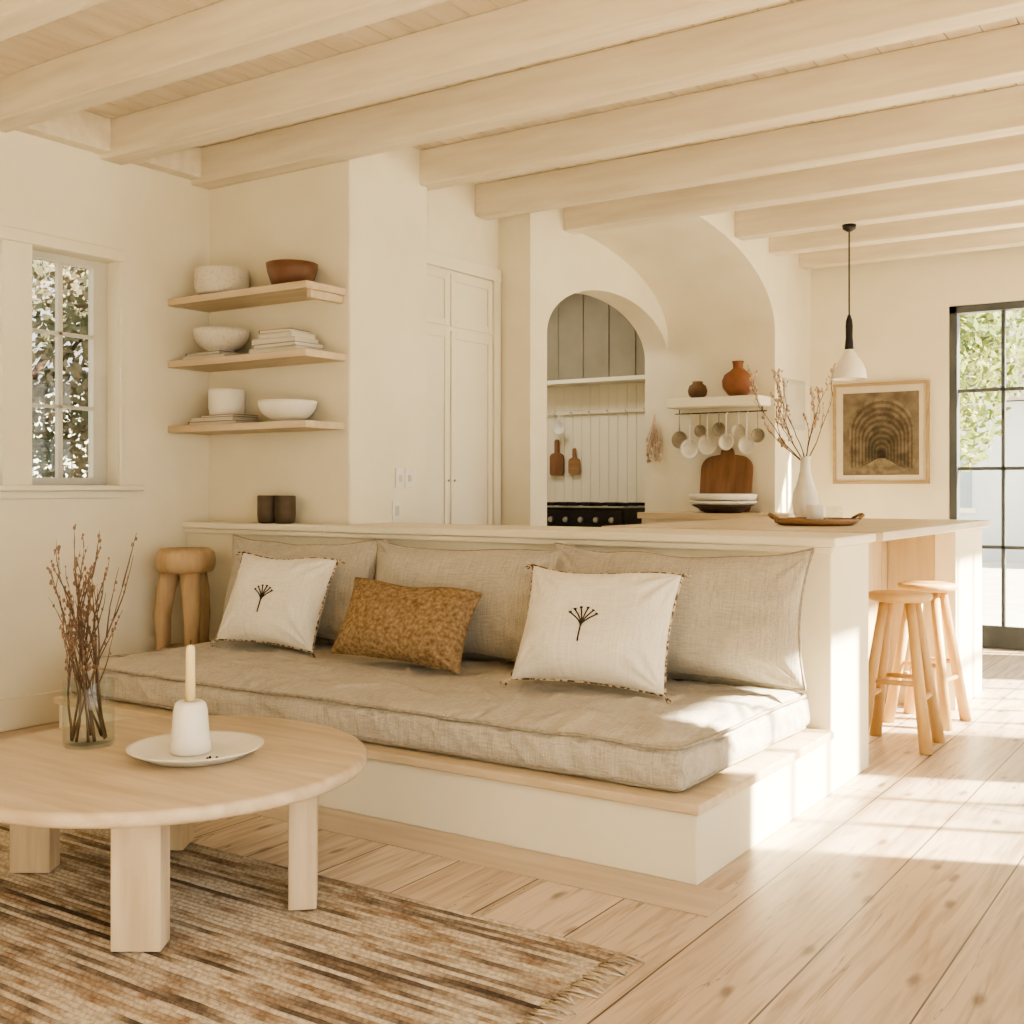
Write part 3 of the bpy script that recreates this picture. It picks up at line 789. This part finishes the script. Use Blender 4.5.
# framed sepia arcade print
b=MB(); x0,x1,z0,z1,Y=-3.18,-2.37,1.335,2.20,9.797
fw=.026
frameW=wood('frame_wood',(180,158,122),(160,136,102),'x',.5,6)
for (a,c,d,e) in ((x0,x1,z0,z0+fw),(x0,x1,z1-fw,z1),(x0,x0+fw,z0+fw,z1-fw),(x1-fw,x1,z0+fw,z1-fw)): b.box(a,c,Y-.03,Y,d,e,frameW)
mat_=M('mat_board',(214,204,184),rough=.95); b.box(x0+fw,x1-fw,Y-.012,Y-.002,z0+fw,z1-fw,mat_)
pr=M('print_ground',(132,120,102),(102,92,78),scale=9,rough=.95)
ax0,ax1,az0,az1=x0+.085,x1-.085,z0+.075,z1-.085
b.box(ax0,ax1,Y-.014,Y-.012,az0,az1,pr)
cx=(ax0+ax1)/2+.01
K=19
for k in range(K):
    f=k/(K-1)
    r=.245*(1-f)**1.15+.03; zc=az0+.385-.20*f; zb=az0+.05+.09*f
    base=(136,123,104) if k%2==0 else (108,97,82)
    dark=1-.30*f
    if k==K-1: base=(62,54,46); dark=1
    cc=tuple(int(q*dark) for q in base)
    pts=[(cx-r,zb)]+[(cx+r*math.cos(math.radians(180-10*q)),zc+r*math.sin(math.radians(180-10*q))) for q in range(19)]+[(cx+r,zb)]
    yv=Y-.0143-.0002*k
    b.add([(x,yv,z) for x,z in pts],[list(range(len(pts)))],M('print_tone_%d'%k,cc,tuple(int(q*.7) for q in cc),scale=16,rough=.95))
yv=Y-.0143-.0002*K
b.add([(cx-.26,yv,az0+.012),(cx+.26,yv,az0+.012),(cx+.03,yv,az0+.143),(cx-.03,yv,az0+.143)],[(0,1,2,3)],M('print_path',(138,126,106),(100,90,76),scale=18,rough=.95))
b.obj('framed_arcade_print',0)

# ------------------------------------------------------------------ glazed doors
def glazed(name,axis,u0,u1,z1,pos,nu,nzv,frame=doorF,fw=.06,mw=.028):
    b=MB()
    def bx(a,c,d,e,t0=-.025,t1=.025,m=frame):
        if axis=='x': b.box(a,c,pos+t0,pos+t1,d,e,m)
        else: b.box(pos+t0,pos+t1,a,c,d,e,m)
    bx(u0,u0+fw,0,z1,-.05,.05); bx(u1-fw,u1,0,z1,-.05,.05); bx(u0,u1,z1-fw,z1,-.05,.05); bx(u0,u1,0,.18)
    n=nu
    for k in range(1,n):
        u=u0+fw+(u1-u0-2*fw)*k/n
        bx(u-mw/2,u+mw/2,.18,z1-fw)
    for k in range(1,nzv):
        z=.18+(z1-fw-.18)*k/nzv; bx(u0+fw,u1-fw,z-mw/2,z+mw/2)
    bx(u0+fw,u1-fw,.18,z1-fw,-.003,.003,glassW)
    return b.obj(name,.003)
glazed('door_1','x',DX0+.002,DX1-.002,DZ-.002,9.86,5,4)
glazed('window_3','y',4.9,6.3,2.6,1.1,3,3)
glazed('window_4','y',7.2,9.4,2.8,1.1,5,4)
glazed('window_5','y',-2.2,2.5,2.9,1.1,6,3)

# ------------------------------------------------------------------ exterior
b=MB(); b.box(-30,-7.3,-20,40,-.3,-.15,pavement); b.box(1.2,30,-20,40,-.3,-.15,pavement); b.box(-7.3,1.2,10.0,40,-.3,-.15,pavement); b.obj('outdoor_ground')
def tree(name,loc,H,blobs,n,mt,ls=.12,seed=0):
    random.seed(seed); b=MB()
    b.tube([(0,0,-.15),(.05,.03,H*.3),(-.04,.02,H*.6),(.05,0,H*.8)],[.13,.1,.08,.04],bark,10)
    for (cx,cy,cz,r) in blobs:
        b.tube([(0,0,min(H*.4,cz)),(cx*.5,cy*.5,(H*.4+cz)/2),(cx,cy,cz)],[.05,.035,.015],bark,6)
        for k in range(n):
            d=Vector((random.gauss(0,1),random.gauss(0,1),random.gauss(0,1))).normalized()*r*random.random()**.4
            p=Vector((cx,cy,cz))+d
            u=Vector((random.gauss(0,1),random.gauss(0,1),random.gauss(0,1))).normalized(); w=u.orthogonal().normalized()
            s=ls*random.uniform(.6,1.2)
            b.add([p-u*s*.5,p+w*s*.25,p+u*s*.5,p-w*s*.25],[(0,1,2,3)],mt)
    b.obj(name,loc=loc)
tree('garden_tree',(-9.2,5.5,0),3.6,[(0,0,3.3,1.1),(.8,.5,2.6,.8),(-.5,-.9,2.7,.8),(.3,1.1,3.4,.8),(.2,.6,1.7,.7)],1500,leafM2,.10,1)
tree('garden_tree',(-8.8,8.0,0),3.0,[(0,0,2.6,1.0),(.5,-.8,2.2,.7),(.2,.9,2.4,.8),(0,-.4,1.5,.7)],1500,leafM2,.10,2)
tree('garden_tree',(-3.6,14.5,0),4.4,[(0,0,3.8,1.2),(.7,0,3.1,.8),(-.8,.4,3.0,1.0),(.3,-.6,2.2,.8),(0.5,0,4.4,.9)],1500,leafM,.13,3)
tree('garden_tree',(5.4,8.2,0),4.2,[(0,0,3.9,1.2),(-.6,-1.2,3.2,.8),(.2,1.2,3.4,.9)],500,leafM,.16,4)  # out-of-view tree, placed to dapple sun through the right wall
b=MB(); b.box(-14.2,-14,-4,22,-.15,2.6,fenceM)
y=-4
while y<22: b.box(-14,-13.97,y,y+.13,-.15,2.55,fenceM); y+=.15
b.obj('garden_fence')
b=MB(); b.box(-8,6,24,30,-.15,3.0,stucco)
b.add([(-8.3,23.7,3.0),(6.3,23.7,3.0),(6.3,30.3,3.0),(-8.3,30.3,3.0),(-8.3,27,4.6),(6.3,27,4.6)],[(0,1,5,4),(2,3,4,5),(0,4,3),(1,2,5)],roofM)
for x in (-6,-3.5,-1,1.5,4): b.box(x,x+1.0,23.95,24.02,.9,2.2,houseGlass); b.box(x-.08,x+1.08,23.93,23.99,.8,.9,paint)
b.obj('neighbour_house')

# ------------------------------------------------------------------ lights
w=bpy.data.worlds.new('World'); C.scene.world=w; w.use_nodes=True
nt=w.node_tree; bg=nt.nodes['Background']
sd=Vector((.74,.30,.52)).normalized()
tc=nt.nodes.new('ShaderNodeTexCoord'); dp=nt.nodes.new('ShaderNodeVectorMath'); dp.operation='DOT_PRODUCT'; dp.inputs[1].default_value=Vector((.9,.15,.2)).normalized()
nt.links.new(tc.outputs['Generated'],dp.inputs[0])
mr=nt.nodes.new('ShaderNodeMapRange'); mr.inputs['From Min'].default_value=-.1; mr.inputs['From Max'].default_value=1; mr.inputs['To Min'].default_value=1.7; mr.inputs['To Max'].default_value=6.6
nt.links.new(dp.outputs['Value'],mr.inputs[0]); nt.links.new(mr.outputs[0],bg.inputs[1])
bg.inputs[0].default_value=(1.0,.96,.885,1)
s=bpy.data.lights.new('sun','SUN'); s.energy=55; s.color=(1,.87,.66); s.angle=math.radians(1.3)
so=bpy.data.objects.new('sun',s); COL.objects.link(so); so.rotation_euler=sd.to_track_quat('Z','Y').to_euler(); so.location=(8,8,8)
p=bpy.data.lights.new('kitchen_fill_light','AREA'); p.energy=28; p.size=.8; p.color=(1,.93,.80)  # added fill lamp, brightens the room behind the arch
po=bpy.data.objects.new('kitchen_fill_light',p); COL.objects.link(po); po.location=(-5.6,8.2,3.35)
try:
    C.scene.view_settings.look='AgX - Medium High Contrast'
except Exception as e: print(e)

# ------------------------------------------------------------------ camera
cam=bpy.data.cameras.new('camera'); co=bpy.data.objects.new('camera',cam); COL.objects.link(co)
co.location=(0,0,1.3); co.rotation_euler=(math.radians(90),0,math.radians(33.8))
cam.lens=36*1136/1024; cam.sensor_width=36; cam.shift_y=-24/1024; cam.clip_start=.05
C.scene.camera=co
